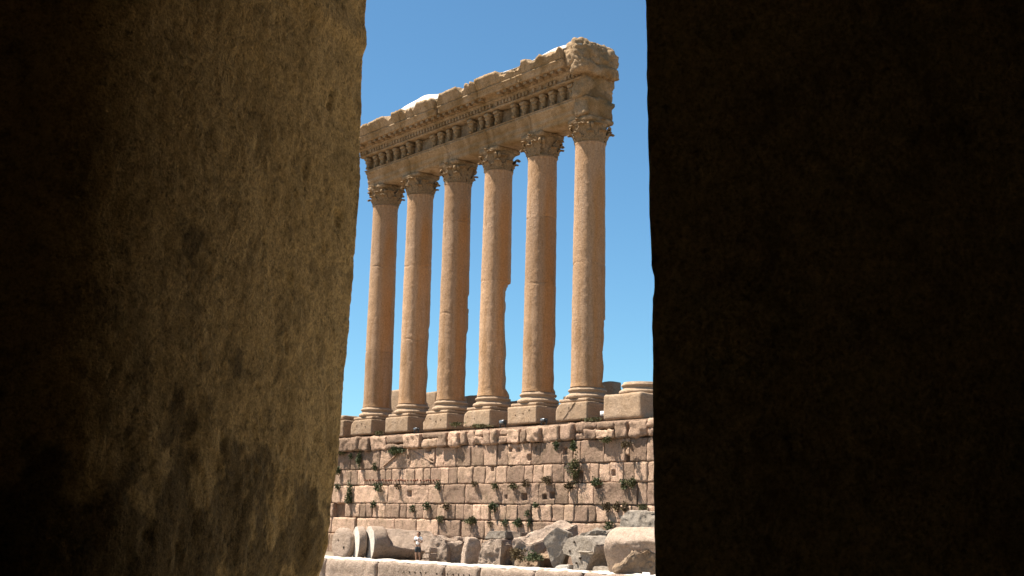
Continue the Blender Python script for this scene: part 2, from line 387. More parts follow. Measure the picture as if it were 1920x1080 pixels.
def make_shaft(seed, chips, joints):
    nz, nt = 280, 72; th = np.linspace(0, 2*math.pi, nt, endpoint=False); zs = np.linspace(ZB, ZT, nz)
    Z, T = np.meshgrid(zs, th, indexing='ij'); t = (Z-ZB)/(ZT-ZB)
    R = 1.10-0.10*t**1.6
    R = R+0.05*np.exp(-(Z-ZB)/0.18)+0.06*np.exp(-(ZT-Z)/0.12)                # apophyges
    for zj in joints: R = R-0.045*np.exp(-((Z-zj-0.04*np.sin(T*2+seed)-0.05*np.sin(T*5+zj))/0.045)**2)*(0.55+0.45*np.sin(T*3+zj*5))
    p = np.stack([np.cos(T).ravel(), np.sin(T).ravel(), Z.ravel()], 1)
    R = R+(fbm(p, 1.3, 3, seed)*0.022+fbm(p, 5, 2, seed+3)*0.009).reshape(R.shape)
    for (ca, z0, z1, frac, sharp, half) in chips:                            # flat losses down one side
        A = ang(T, ca+0.0); zn = fbm(np.stack([0*Z.ravel(), T.ravel()*0.6, Z.ravel()*0.9], 1), 1.0, 3, seed+11).reshape(R.shape)
        lim = (frac+0.10*zn)/np.maximum(np.cos(A), 0.25)
        on = sstep(z0, z0+sharp[0], Z)*(1-sstep(z1-sharp[1], z1, Z))
        R = np.where(np.abs(A) < half, R-on*np.maximum(R-lim, 0), R)
    v = np.stack([R.ravel()*p[:, 0], R.ravel()*p[:, 1], p[:, 2]], 1)
    f = [(i*nt+j, i*nt+(j+1) % nt, (i+1)*nt+(j+1) % nt, (i+1)*nt+j) for i in range(nz-1) for j in range(nt)]
    f += [tuple(range(nt))[::-1], tuple((nz-1)*nt+j for j in range(nt))]
    pz = fbm(np.stack([p[:, 0]*1.5, p[:, 1]*1.5, p[:, 2]*0.22], 1), 1.0, 4, seed+21)
    pat = 0.62*sstep(0.62, 0.30, np.abs(ang(T.ravel(), CW-0.95))+0.3*pz)*np.clip(0.75+0.9*pz, 0, 1)*sstep(ZT-0.2, ZT-3.5, p[:, 2])
    jz = np.digitize(p[:, 2], sorted(joints)) if joints else np.zeros(len(p))
    return MB().add(v, f, 1.0+0.16*np.sin(jz*2.3+seed)+0.22*math.sin(seed*2.7)), pat
def leaf_mesh(h, wid, out, curl):
    """one acanthus leaf, rooted at the bell (x outwards), lobed edges, curled tip"""
    n, mm = 12, 8; V = []
    for i in range(n+1):
        t = i/n; a = t*1.0
        if t < 0.72: x = out*(t/0.72)**2*0.45; z = h*t/0.72*0.92
        else:
            b = (t-0.72)/0.28*math.pi*0.85; x = out*0.45+curl*(1-math.cos(b))*0.9; z = h*0.92+curl*math.sin(b)*0.75
        wv = wid*(0.75+0.35*math.sin(t*math.pi*0.9))*(1 if t < .7 else 1-(t-.7)*1.7)*(1+0.22*math.cos(t*22))
        for j in range(mm+1):
            s = j/mm*2-1; V.append((x+0.05*(1-abs(s))+0.035*math.cos(s*8), s*wv, z-0.05*abs(s)))
    V = np.array(V); k = len(V); f = grid_faces(n, mm)
    V2 = V-np.array([0.09, 0, 0.0]); f2 = [tuple(q+k for q in c)[::-1] for c in f]
    rim = []
    edge = [i*(mm+1) for i in range(n+1)]+[n*(mm+1)+j for j in range(1, mm+1)]+[i*(mm+1)+mm for i in range(n-1, -1, -1)]+[j for j in range(mm-1, 0, -1)]
    for a, b in zip(edge, edge[1:]+edge[:1]): rim.append((a, b, b+k, a+k))
    return np.concatenate([V, V2]), f+f2+rim
def make_bell(seed):
    m = MB(); H = ZA-ZT
    v, f = lathe([(1.02, 0), (1.07, .04), (1.02, .09), (0.98, 0.12), (0.98, 0.6), (1.03, 1.0), (1.15, 1.3), (1.22, 1.36)], 40)
    v = v+v*np.array([1, 1, 0])*(fbm(v, 3, 2, seed)*0.05)[:, None]; m.add(v, f, 0.8)
    n = 48; V = []                                         # abacus: concave sides, cut corners
    for z in (1.36, 1.42, 1.5, 1.56, 1.64):
        for k in range(n):
            th = 2*math.pi*k/n; q = ang(th, round(th/(math.pi/2))*math.pi/2)
            r = 1.14+0.34*(abs(q)/(math.pi/4))**2.2
            r += 0.03*(z > 1.44)-0.04*(z < 1.4); V.append((r*math.cos(th), r*math.sin(th), z))
    V = np.array(V); V = V+V*np.array([1, 1, 0])*(fbm(V, 2, 2, seed+2)*0.06)[:, None]
    f = [(i*n+j, i*n+(j+1) % n, (i+1)*n+(j+1) % n, (i+1)*n+j) for i in range(4) for j in range(n)]+[tuple(range(n))[::-1], tuple(4*n+j for j in range(n))]
    m.add(V, f, 0.9)
    return m
def volute_mesh(seed):
    m = MB(); V = []; n, k = 34, 7
    for i in range(n+1):
        t = i/n; a = t*4.2*math.pi*0.5
        if t < 0.35: x = 0.98+t/0.35*0.24; z = 0.55+t/0.35*0.62; rr = 0.085
        else:
            s = (t-0.35)/0.65; b = math.pi/2-s*2.6*math.pi; R = 0.17*(1-s*0.75); x = 1.22+R*math.cos(b)*1.0; z = 1.17-0.17+R*math.sin(b)+0.0; rr = 0.07*(1-0.4*s)
        for j in range(k):
            q = 2*math.pi*j/k; V.append((x+rr*0.6*math.cos(q), rr*2.0*math.sin(q)*0.9, z+rr*0.8*math.cos(q)))
    f = [(i*k+j, i*k+(j+1) % k, (i+1)*k+(j+1) % k, (i+1)*k+j) for i in range(n) for j in range(k)]
    f += [tuple(range(k))[::-1], tuple(n*k+j for j in range(k))]
    V = np.array(V); V += (fbm(V, 4, 2, seed)*0.03)[:, None]
    return m.add(V, f, 1.1)
def rotz(v, a):
    c, s = math.cos(a), math.sin(a); v = np.asarray(v); return np.stack([v[:, 0]*c-v[:, 1]*s, v[:, 0]*s+v[:, 1]*c, v[:, 2]], 1)

leaf_protos = []
for (h_, w_, o_, c_) in ((0.56, 0.37, 0.34, 0.20), (1.02, 0.40, 0.40, 0.22), (0.42, 0.22, 0.36, 0.13)):
    leaf_protos.append(leaf_mesh(h_, w_, o_, c_))
def mesh_only(name, v, f, mat, tint=1.0):
    o = MB().add(v, f, tint).build(name, mat); me = o.data; bpy.data.objects.remove(o); return me
leaf_me = [mesh_only('acanthus_leaf', v, f, M_ORN, 0.6) for v, f in leaf_protos]
vo_o = volute_mesh(3).build('volute', M_ORN); volute_me = vo_o.data; bpy.data.objects.remove(vo_o)

CW = VIEW_R
col_specs = [
 ('weathered column nearest the lit pillar, under the cut left end of the stone beam', [(CW-0.2, 9.0, 11.2, 1.02, (.3, .3), 0.5)], (6.6, 13.4), 0.25, False),
 ('second standing column from the lit pillar, with rust orange stain down its shaded side', [(CW, 2.3, 8.4, 0.99, (.2, .5), 0.7)], (7.1, 12.8), 0.0, False),
 ('third standing column from the lit pillar, on a pedestal with a broken upper corner', [(CW, 2.3, 7.6, 0.97, (.2, .5), 0.8), (CW, 9, 10.2, 1.0, (.1, .3), 0.5)], (8.6, 15.5), 0.45, False),
 ('column with a long piece broken off the right side of its lower shaft', [(CW-0.12, 2.3, 10.35, 0.74, (.8, .08), 1.2), (CW-0.12, 5.2, 10.2, 0.64, (2.5, .1), 1.2), (CW-0.1, 9.0, 10.0, 0.58, (.3, .1), 1.0), (CW+2.9, 2.4, 4.9, 0.98, (.2, .5), 0.6)], (10.4,), 0.2, False),
 ('column with two clear drum joints, between the broken column and the widest column', [(CW, 2.3, 5.6, 0.98, (.2, .6), 0.8)], (9.55, 14.2), 0.0, False),
 ('nearest and widest standing column under the broken end of the beam, its pedestal cracked', [(CW, 2.3, 6.7, 0.97, (.2, .1), 0.8), (CW, 2.3, 4.6, 0.92, (.2, .1), 0.9)], (10.3,), 0.25, True)]
for i, (lab, chips, joints, brk, crk) in enumerate(col_specs):
    c = empty('stone_column', (SP*i, 0, 0)); tag(c, lab, 'column', 'columns standing in a row on the podium')
    make_plinth(11+i, crk, brk).build('pedestal', M_PLINTH, c)
    make_base(20+i).build('base_moulding', M_PLINTH, c)
    sh_, pt_ = make_shaft(30+i, chips, list(joints)); so_ = sh_.build('shaft', M_SHAFT, c, weld=False)
    pa_ = so_.data.attributes.new('pat', 'FLOAT', 'POINT'); pa_.data.foreach_set('value', pt_.astype(np.float32))
    cp = make_bell(50+i).build('capital', M_ORN, c); cp.location = (0, 0, ZT)
    rr = random.Random(70+i)
    for tier, (n, rad, z, mi) in enumerate(((8, 1.0, 0.08, 0), (8, 1.0, 0.10, 1))):
        for k in range(n):
            if rr.random() < 0.14: continue                     # broken away
            o = bpy.data.objects.new('acanthus_leaf', leaf_me[mi]); col.objects.link(o); o.parent = cp
            a = 2*math.pi*(k+0.5*tier)/n
            o.location = (rad*math.cos(a), rad*math.sin(a), z); o.rotation_euler = (rr.uniform(-.05, .05), rr.uniform(-.1, .14), a)
            s = rr.uniform(0.88, 1.1); o.scale = (s, s, s*rr.uniform(0.9, 1.05))
    for k in range(4):
        if (i, k) in ((1, 3), (3, 0)): continue
        for s in (-1, 1):
            o = bpy.data.objects.new('volute', volute_me); col.objects.link(o); o.parent = cp; o.rotation_euler = (0, 0, math.pi/4+k*math.pi/2+s*0.1)
        o = bpy.data.objects.new('abacus_flower', leaf_me[2]); col.objects.link(o); o.parent = cp
        a = k*math.pi/2; o.location = (1.0*math.cos(a), 1.0*math.sin(a), 1.1); o.rotation_euler = (0, 0, a)

# column stumps at both ends of the row
b7 = empty('column_stump', (SP*6, 0, 0)); tag(b7, 'empty pedestal with ring mouldings and no shaft, cut by the dark right wall', 'pedestal')
v, f = rbox((-1.62, -1.75, -0.15), (1.6, 1.45, 1.42), 0.13, 0.17, 0.05, 1.2, 91, 30); MB().add(v, f, 1.2).build('pedestal', M_PLINTH, b7)
make_base(95).build('base_moulding', M_PLINTH, b7)
b0 = empty('column_stump', (-SP, 0.5, 0)); tag(b0, 'dark eroded pedestal in shade beside the lit pillar, left of the first standing column', 'pedestal')
v, f = rbox((-1.6, -1.45, 0.0), (1.5, 1.45, 1.35), 0.13, 0.12, 0.07, 1.2, 92, 30); MB().add(v, f, 0.4).build('pedestal', M_PLINTH, b0)
v, f = rbox((-1.35, -1.3, 1.36), (1.25, 1.3, 1.75), 0.13, 0.1, 0.05, 1.5, 93, 30); MB().add(v, f, 0.6).build('base_moulding', M_PLINTH, b0)

# ------------------------------------------------------------------ entablature
ent = empty('entablature', (12, 0, ZA)); EL = (12, 0, ZA)
tag(ent, 'long carved stone beam of architrave, frieze and jagged cornice lying across the six columns', 'entablature')
def run(name, prof, x0, x1, mat, amp, seed, step=0.2, jag=0.0, tint=1.0, par=ent, close=True, skew=0.0):
    """a moulding profile of (y, z) points carried along the row, worn by noise"""
    pr = []
    for (a, b) in zip(prof, prof[1:]):
        n = max(1, int(math.hypot(b[0]-a[0], b[1]-a[1])/0.17))
        for k in range(n): pr.append((a[0]+(b[0]-a[0])*k/n, a[1]+(b[1]-a[1])*k/n))
    pr.append(prof[-1]); pr = np.array(pr); m = len(pr)
    n = max(3, int((x1-x0)/step)); xs = np.linspace(x0, x1, n)
    X = np.repeat(xs, m); Yp = np.tile(pr[:, 0], n); Zp = np.tile(pr[:, 1], n)
    p = np.stack([X, Yp, Zp], 1)
    d = fbm(p, 1.2, 3, seed)*amp+fbm(p, 5, 2, seed+4)*amp*0.45
    zmid, ymid = pr[:, 1].mean(), pr[:, 0].mean()
    p[:, 1] += d*np.sign(Yp-ymid)*1.0; p[:, 2] += d*0.5
    if jag:
        zt = pr[:, 1].max(); bite = np.maximum(fbm(np.stack([X*1.3, X*0+seed, Yp*0.6], 1), 1.0, 5, seed+9)+0.15, 0)*jag
        k = sstep(zt-0.75, zt, Zp)*(Yp < 0); p[:, 2] -= k*bite; p[:, 1] += k*bite*0.6
    f = [(i*m+j, (i+1)*m+j, (i+1)*m+j+1, i*m+j+1) for i in range(n-1) for j in range(m-1)]
    f += [(i*m+m-1, (i+1)*m+m-1, (i+1)*m, i*m) for i in range(n-1)]
    f += [tuple(range(m))[::-1], tuple((n-1)*m+j for j in range(m))]
    return MB().add(p, f, tint).build(name, mat, par, loc=EL)
A0 = ZA
arch = [(-1.02, A0), (-1.04, A0+.38), (-1.10, A0+.39), (-1.12, A0+.78), (-1.18, A0+.79), (-1.2, A0+1.05), (-1.30, A0+1.12), (-1.36, A0+1.2), (-1.36, A0+1.3), (1.3, A0+1.3), (1.3, A0+1.1), (1.02, A0+.8), (1.02, A0)]
bays = [-1.15]+[SP*i+0.02 for i in range(1, 5)]+[SP*5-0.05, SP*5+1.05]
for i in range(6):
    run('architrave', arch, bays[i]+0.02, bays[i+1]-0.02, M_ORN, 0.035 if i < 5 else 0.12, 100+i, tint=1.0+0.3*math.sin(i*1.9))
fr = [(-0.98, A0+1.3), (-0.98, A0+2.5), (1.0, A0+2.5), (1.0, A0+1.3)]
run('frieze', fr, -1.1, SP*5+0.95, M_ORN, 0.05, 120, tint=0.4)
bead = [(-1.36, A0+1.31), (-1.42, A0+1.36), (-1.36, A0+1.42), (-1.2, A0+1.42), (-1.2, A0+1.31)]
run('bead_moulding', bead, -1.2, SP*5+0.7, M_ORN, 0.03, 125, step=0.12)
def console(seed):
    """a bracket shaped like the forepart of an animal: chest, bent neck, head lump"""
    m = MB()
    for lo, hi, r in (((-0.2, -1.42, 0.02), (0.2, -0.95, 0.62), 0.12), ((-0.23, -1.52, 0.50), (0.23, -0.95, 0.86), 0.15), ((-0.26, -1.62, 0.80), (0.26, -0.95, 1.06), 0.09), ((-0.14, -1.53, 0.0), (0.14, -1.05, 0.2), 0.07)):
        v, f = rbox(lo, hi, 0.07, r, 0.09, 3, seed); m.add(v, f, 1.2)
    return m
cons = [console(140+k) for k in range(4)]; cons_me = []
for cmb in cons:
    o = cmb.build('console', M_ORN); cons_me.append(o.data); bpy.data.objects.remove(o)
rr = random.Random(9)
nx = 26
for k in range(nx):
    if k in (8, 13, 18): continue
    x = -0.85+k*(SP*5+0.3)/(nx-1)
    o = bpy.data.objects.new('console', cons_me[k % 4]); col.objects.link(o); o.parent = ent
    o.location = (x-EL[0]+rr.uniform(-.04, .04), rr.uniform(-.03, .1), A0+1.43-EL[2]); s = rr.uniform(.8, 1.12); o.scale = (s, rr.uniform(.88, 1.03), rr.uniform(.93, 1.0)); o.location.y += .02
bed = [(-1.5, A0+2.5), (-1.66, A0+2.56), (-1.66, A0+2.66), (-1.60, A0+2.66), (-1.60, A0+2.94), (-1.78, A0+2.98), (-1.86, A0+3.1), (-1.86, A0+3.14), (1.5, A0+3.14), (1.5, A0+2.5)]
run('bed_moulding', bed, -1.6, SP*5+0.75, M_ORN, 0.03, 130, tint=0.8)
def crenel(name, x0, x1, pitch, frac, yf, yb, z0, z1, seed):
    r_ = random.Random(seed); xs = []; ys = []; x = x0
    while x < x1:
        keep = r_.random() > 0.08; y = yf+r_.uniform(0, .05) if keep else yb-0.03; w_ = pitch*frac
        xs += [x, x+0.012, x+w_-0.012, x+w_]; ys += [yb, y, y, yb]; x += pitch
    n = len(xs); V = []
    for a, b in zip(xs, ys): V += [(a, b, z0+r_.uniform(-.01, .02)), (a, b, z1), (a, yb+0.3, z1), (a, yb+0.3, z0)]
    f = [(i*4+j, (i+1)*4+j, (i+1)*4+(j+1) % 4, i*4+(j+1) % 4) for i in range(n-1) for j in range(4)]+[(0, 1, 2, 3), (n*4-1, n*4-2, n*4-3, n*4-4)]
    return MB().add(V, f, 0.9).build(name, M_ORN, ent, smooth=False, loc=EL)
crenel('dentil_row', -1.5, SP*5+0.5, 0.36, 0.62, -1.78, -1.56, A0+2.67, A0+2.93, 3)
crenel('modillion_row', -1.6, SP*5-0.3, 0.70, 0.5, -2.34, -1.8, A0+3.15, A0+3.36, 4)
corona = [(-1.86, A0+3.15), (-1.9, A0+3.36), (-2.40, A0+3.37), (-2.44, A0+3.42), (-2.46, A0+3.74), (-2.54, A0+3.78), (-2.56, A0+3.86), (1.7, A0+3.86), (1.7, A0+3.15)]
sima = [(-2.5, A0+3.87), (-2.58, A0+3.95), (-2.64, A0+4.15), (-2.78, A0+4.4), (-2.86, A0+4.52), (-2.86, A0+4.68), (-2.4, A0+4.72), (1.6, A0+4.72), (1.6, A0+3.87)]
segs = [(-2.1, 5.2), (5.24, 9.55), (9.95, 14.6), (14.64, 19.0), (19.03, SP*5-0.2)]
for i, (a, b) in enumerate(segs):
    run('corona', corona, a, b, M_ORN, 0.035, 160+i, tint=1.0+0.2*math.sin(i*2.2))
    run('cornice', sima, a+0.02, b-0.02, M_ORN, 0.09, 170+i, step=0.1, jag=0.9, tint=1.05+0.2*math.sin(i*2.2+1))
# sloped top with sunlit whiteness put into its colour, and the broken end lump
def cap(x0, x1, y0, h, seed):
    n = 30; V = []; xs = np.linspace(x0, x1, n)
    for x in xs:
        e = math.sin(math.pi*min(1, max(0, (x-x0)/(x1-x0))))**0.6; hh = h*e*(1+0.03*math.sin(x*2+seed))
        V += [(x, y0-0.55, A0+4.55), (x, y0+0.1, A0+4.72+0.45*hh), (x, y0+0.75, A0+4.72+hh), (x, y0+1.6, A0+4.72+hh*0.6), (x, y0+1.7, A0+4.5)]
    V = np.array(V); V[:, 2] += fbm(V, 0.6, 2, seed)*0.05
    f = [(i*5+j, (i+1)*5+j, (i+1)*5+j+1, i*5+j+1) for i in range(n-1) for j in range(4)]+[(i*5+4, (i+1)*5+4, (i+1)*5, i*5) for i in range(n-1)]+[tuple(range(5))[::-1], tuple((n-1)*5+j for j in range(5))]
    return MB().add(V, f).build('sunlit_capping', M_PALE, ent, loc=EL)  # brightness of the sunlit top is put into this pale colour
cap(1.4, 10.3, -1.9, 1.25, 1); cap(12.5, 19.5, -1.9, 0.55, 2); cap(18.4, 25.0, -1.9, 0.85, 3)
m = MB()
def lump(lo, hi, r, amp, seed, tint=1.0, shear=0.0):
    v, f = rbox(lo, hi, 0.09, r, amp, 1.3, seed, 44)
    v[:, 0] += shear*(v[:, 2]-lo[2]); m.add(v, f, tint)
lump((23.5, -2.5, A0+3.05), (25.2, 1.5, A0+5.1), 0.8, 0.3, 201, 1.0, 0.03)
lump((24.0, -2.35, A0+2.75), (25.35, 1.3, A0+3.6), 0.35, 0.25, 202, 0.9)
m.build('broken_cornice_end', M_ORN, ent, loc=EL)
m = MB()
lump((23.3, -1.5, A0+1.25), (24.55, 1.3, A0+3.0), 0.3, 0.2, 203, 1.0, 0.2)
lump((23.4, -1.3, A0+0.05), (24.75, 1.1, A0+1.5), 0.25, 0.16, 204, 0.8, 0.04)
m.build('broken_frieze_end', M_ORN, ent, loc=EL)

# ------------------------------------------------------------------ ruins behind the colonnade
def block_thing(name, label, cat, pbox, Y, depth, mat=M_PLINTH, seed=1, tint=0.7, zbase=None, r=0.1, amp=0.06, grp=None):
    (u0, v0), (u1, v1) = pbox; a = P(u0, v1, Y); b = P(u1, v0, Y)
    z0 = a[2] if zbase is None else zbase; loc = ((a[0]+b[0])/2, Y+depth/2, z0)
    v, f = rbox((a[0], Y, z0), (b[0], Y+depth, b[2]), 0.18, r, amp, 1.3, seed)
    o = MB().add(v, f, tint).build(name, mat, loc=loc); return tag(o, label, cat, grp)
RB = 'ruined stones behind the colonnade'
block_thing('stone_block', 'squared shaded stone standing behind the colonnade, in the gap between the first and second columns', 'stone block', ((722, 729), (752, 780)), 5, 1.6, seed=301, zbase=-0.2, grp=RB)
block_thing('stone_block', 'squared shaded stone standing behind the colonnade, in the gap between the second and third columns', 'stone block', ((786, 733), (818, 780)), 5, 1.6, seed=302, zbase=-0.2, grp=RB)
block_thing('stone_block', 'dark low stone behind the colonnade, between the third column and the broken column', 'stone block', ((866, 740), (894, 775)), 5, 1.5, seed=303, zbase=-0.2, grp=RB, tint=0.3)
block_thing('stone_block', 'small dark stone tip behind the colonnade, just right of the broken column', 'stone block', ((950, 750), (975, 775)), 5, 1.5, seed=304, zbase=-0.2, grp=RB, tint=0.3)
block_thing('stone_block', 'tall narrow upright stone standing behind the nearest column and the empty pedestal', 'stone block', ((1126, 714), (1149, 770)), 4.5, 0.9, seed=305, zbase=-0.2, grp=RB, tint=1.0)
block_thing('stone_block', 'small pale stone peeping over the pedestal left of the nearest column', 'stone block', ((1055, 741), (1072, 765)), 4.5, 1.0, seed=306, zbase=-0.2, grp=RB, tint=1.0)

# ------------------------------------------------------------------ floodlights on the podium
def floodlight(u, v, w_, h_, label):
    c = P(u, v, -1.3); o = empty('floodlight', (c[0], -1.3, -0.18)); tag(o, label, 'floodlight', 'black floodlights at the foot of the columns')
    hv, hf = rbox((-w_/2, -0.15, 0.22), (w_/2, 0.15, 0.22+h_), 0.1, 0.04, 0.0); MB().add(hv, hf).build('housing', M_BLACK, o)
    gv, gf = rbox((-w_/2+.05, -0.17, 0.27), (w_/2-.05, -0.152, 0.17+h_), 0.2, 0.005, 0.0); MB().add(gv, gf).build('lens', M_GLASS, o)
    m = MB()
    for s in (-1, 1):
        bv, bf = rbox((s*(w_/2+.03)-.025, -0.04, 0.0), (s*(w_/2+.03)+.025, 0.04, 0.4), 0.1, 0.005, 0.0); m.add(bv, bf)
    bv, bf = rbox((-w_/2-.055, -0.08, -0.02), (w_/2+.055, 0.08, 0.02), 0.1, 0.005, 0.0); m.add(bv, bf)
    m.build('bracket', M_BLACK, o)
floodlight(943, 795, 0.5, 0.34, 'black floodlight on a bracket in the gap right of the broken column')
floodlight(1020, 788, 0.42, 0.26, 'small black floodlight in the gap left of the cracked pedestal')
floodlight(781, 806, 0.4, 0.24, 'small black floodlight in the gap right of the second pedestal')
c = P(1133, 777, -1.0)
sg = empty('sign', (c[0], -1.0, -0.2)); tag(sg, 'small pale blank board standing between the cracked pedestal and the empty pedestal', 'sign')
v, f = rbox((-0.34, -0.03, 0.42), (0.34, 0.03, 0.72), 0.2, 0.01, 0.0); MB().add(v, f).build('board', plain('greyed_board', (.55, .52, .5)), sg)
v, f = rbox((-0.03, 0.031, 0.0), (0.03, 0.08, 0.6), 0.2, 0.01, 0.0); MB().add(v, f).build('post', M_BLACK, sg)

# ------------------------------------------------------------------ fallen stones
def drum(name, label, u, v, Y, rad, axis, length, seed, mat, cutsf=(), tint=1.0, grp='fallen column drums', holes=(), face=False):
    """a fallen column drum; (u, v) is the centre of the end face that looks at us"""
    c = P(u, v, Y); B = frame_to(axis)
    nl, nt_ = max(3, int(length/0.16)), 56; pr = []
    for k in range(4): pr.append((rad*(0.05+0.95*k/3.4) if k < 3 else rad-0.05, 0))
    pr += [(rad, 0.05)]+[(rad, 0.05+(length-0.1)*k/nl) for k in range(1, nl+1)]+[(rad-0.05, length), (rad*.6, length), (rad*0.05, length)]
    vv, ff = lathe(pr, nt_)
    n = vv*np.array([1, 1, 0]); n /= np.maximum(np.linalg.norm(n, axis=1, keepdims=True), .01)
    inner = np.linalg.norm(vv[:, :2], axis=1) < rad*0.93
    vv = vv+n*(fbm(vv, 1.3, 3, seed)*0.05)[:, None]*(~inner)[:, None]
    wv = vv@B.T+c
    for (nrm, off, am, *st) in cutsf:                           # flat losses: push points past a plane back on to it
        nrm = np.array(nrm, float); nrm /= np.linalg.norm(nrm); ctr = c+B[:, 2]*length/2
        s = (wv-ctr)@nrm-off-fbm(wv, 1.5, 4, seed+6)*am
        if st: s = s*sstep(st[0]-.1, st[0]+.25, vv[:, 2])
        wv = wv-np.maximum(s, 0)[:, None]*nrm
    loc = (c[0]+B[0, 2]*length/2, c[1]+B[1, 2]*length/2, GZ)
    o = MB().add(wv, ff, tint).build(name, mat, loc=loc); tag(o, label, 'column drum', grp)
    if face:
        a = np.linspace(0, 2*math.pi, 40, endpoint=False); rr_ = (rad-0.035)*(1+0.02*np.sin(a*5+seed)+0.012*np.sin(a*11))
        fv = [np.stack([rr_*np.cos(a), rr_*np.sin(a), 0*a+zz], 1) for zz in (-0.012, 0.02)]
        MB().add(np.concatenate(fv)@B.T+c, [tuple(range(40))[::-1], tuple(range(40, 80))]+[(j, (j+1) % 40, 40+(j+1) % 40, 40+j) for j in range(40)]).build('sunlit_cut_face', M_PALE, o, loc=loc, smooth=False)  # fresh-cut end is paler; part of its sunlit brightness is painted in
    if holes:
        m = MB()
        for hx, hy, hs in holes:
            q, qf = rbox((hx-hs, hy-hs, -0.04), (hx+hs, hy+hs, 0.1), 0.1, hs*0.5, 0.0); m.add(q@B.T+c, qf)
        m.build('dowel_hole_shade', M_HOLE_SHADE, o, loc=loc)  # dark plugs, with the shade of the holes as their colour
    return o
n3 = np.array([-.38, -.92, 0.0])
drum('column_drum', 'leftmost fallen drum beside the lit pillar, grey flat end with dark streaks', 639, 1020, -9.7, 1.08, (-.04, .995, 0), 0.45, 401, M_ROCK, holes=((-.35, -.2, .09), (.3, .25, .05)), tint=1.2)
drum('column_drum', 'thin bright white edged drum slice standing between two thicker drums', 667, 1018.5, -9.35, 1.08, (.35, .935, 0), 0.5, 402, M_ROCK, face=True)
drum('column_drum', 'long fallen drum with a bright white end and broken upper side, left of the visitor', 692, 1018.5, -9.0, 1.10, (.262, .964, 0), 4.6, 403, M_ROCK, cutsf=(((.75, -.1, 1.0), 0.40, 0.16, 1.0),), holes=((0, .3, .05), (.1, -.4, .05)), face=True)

def polyrock(name, label, cat, poly, Y, depth, mat, seed, amp=0.08, shift=(0, 0), tint=1.0, grp='fallen stone blocks', shrink=0.85, bev=0.05, nsub=3, turn=0.0):
    """a fallen stone: its worn face outline at its own distance, carried back by its real depth"""
    pts = np.array([P(u, v, Y) for u, v in poly]); cen = pts.mean(0); ta = math.radians(turn)
    nv = np.array([math.sin(ta), -math.cos(ta), 0.0])
    if turn:
        for i, (u, v) in enumerate(poly):
            d = ray(u, v); pts[i] = CAM+d*(((cen-CAM)@nv)/(d@nv))
    zlo = pts[:, 2].min()
    back = cen+(pts-cen)*shrink-nv*depth; back[:, 0] += shift[0]; back[:, 2] += shift[1]
    back[:, 2] = np.maximum(back[:, 2], zlo)
    bm = bmesh.new(); n = len(pts)
    a = [bm.verts.new(p) for p in pts]; b = [bm.verts.new(p) for p in back]
    bm.faces.new(a); bm.faces.new(b[::-1])
    for i in range(n): bm.faces.new((a[i], b[i], b[(i+1) % n], a[(i+1) % n]))
    bmesh.ops.recalc_face_normals(bm, faces=bm.faces)
    bmesh.ops.bevel(bm, geom=bm.edges[:]+bm.verts[:], offset=bev, segments=2, affect='EDGES', clamp_overlap=True)
    bmesh.ops.triangulate(bm, faces=bm.faces)
    for _ in range(7):
        ed = [e for e in bm.edges if e.calc_length() > 0.15]
        if not ed: break
        bmesh.ops.subdivide_edges(bm, edges=ed, cuts=1, use_grid_fill=False); bmesh.ops.triangulate(bm, faces=[f for f in bm.faces if len(f.verts) > 3])
    bm.normal_update()
    V = np.array([v.co[:] for v in bm.verts]); N_ = np.array([v.normal[:] for v in bm.verts])
    V = V+N_*(fbm(V, 1.4, 3, seed)*amp*1.3+fbm(V, 5, 3, seed+3)*amp*0.6)[:, None]
    Fc = [tuple(v.index for v in f.verts) for f in bm.faces]; bm.verts.index_update(); Fc = [tuple(v.index for v in f.verts) for f in bm.faces]
    bm.free()
    loc = (cen[0], Y+depth/2, max(zlo, GZ))
    o = MB().add(V, Fc, tint).build(name, mat, loc=loc, sharp=28); return tag(o, label, cat, grp)
def z2(ox, oy, s, pts): return [(ox+x/s, oy+y/s) for x, y in pts]
Z7 = lambda pts: z2(590, 880, 5.4, pts)
Z8 = lambda pts: z2(910, 880, 5.4, pts)
BL = 'stone block'
polyrock('stone_block', 'big upright stone with three pale slab edges on its left, right of the visitor', BL, Z7([(1135, 985), (1120, 870), (1165, 760), (1175, 690), (1240, 665), (1320, 720), (1345, 800), (1340, 985)]), -7.6, 1.6, M_ROCK, 501, turn=12, amp=.10)
polyrock('stone_block', 'rough pale topped stone between the upright stone and the narrow block with a lit edge', BL, Z7([(1345, 985), (1330, 800), (1370, 745), (1460, 740), (1520, 810), (1530, 985)]), -6.9, 1.5, M_ROCK, 502, amp=.16, turn=38)
for k, (y0, y1, x0, x1) in enumerate(((790, 850, 1105, 1165), (852, 905, 1085, 1160), (907, 965, 1068, 1160))):
    polyrock('stone_slab', ('topmost of three thin pale slabs stacked beside the visitor', 'middle one of three thin pale slabs stacked beside the visitor', 'lowest of three thin pale slabs stacked beside the visitor')[k], 'stone slab', Z7([(x0, y1), (x0+8, y0), (x1, y0), (x1, y1)]), -8.6, 0.7, M_ROCK, 510+k, 0.04, tint=1.5, grp='thin slabs in a stack', bev=0.05)
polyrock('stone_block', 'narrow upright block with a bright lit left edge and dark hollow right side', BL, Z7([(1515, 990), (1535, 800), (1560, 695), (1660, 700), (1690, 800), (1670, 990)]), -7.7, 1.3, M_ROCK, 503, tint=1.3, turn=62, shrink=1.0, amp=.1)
polyrock('small_stone', 'small round stone lying on top of the rough pale topped stone', 'stone', Z7([(1372, 742), (1378, 690), (1415, 675), (1450, 690), (1450, 740)]), -6.2, 0.5, M_ROCK, 504, 0.05, tint=1.3, grp='small loose stones')
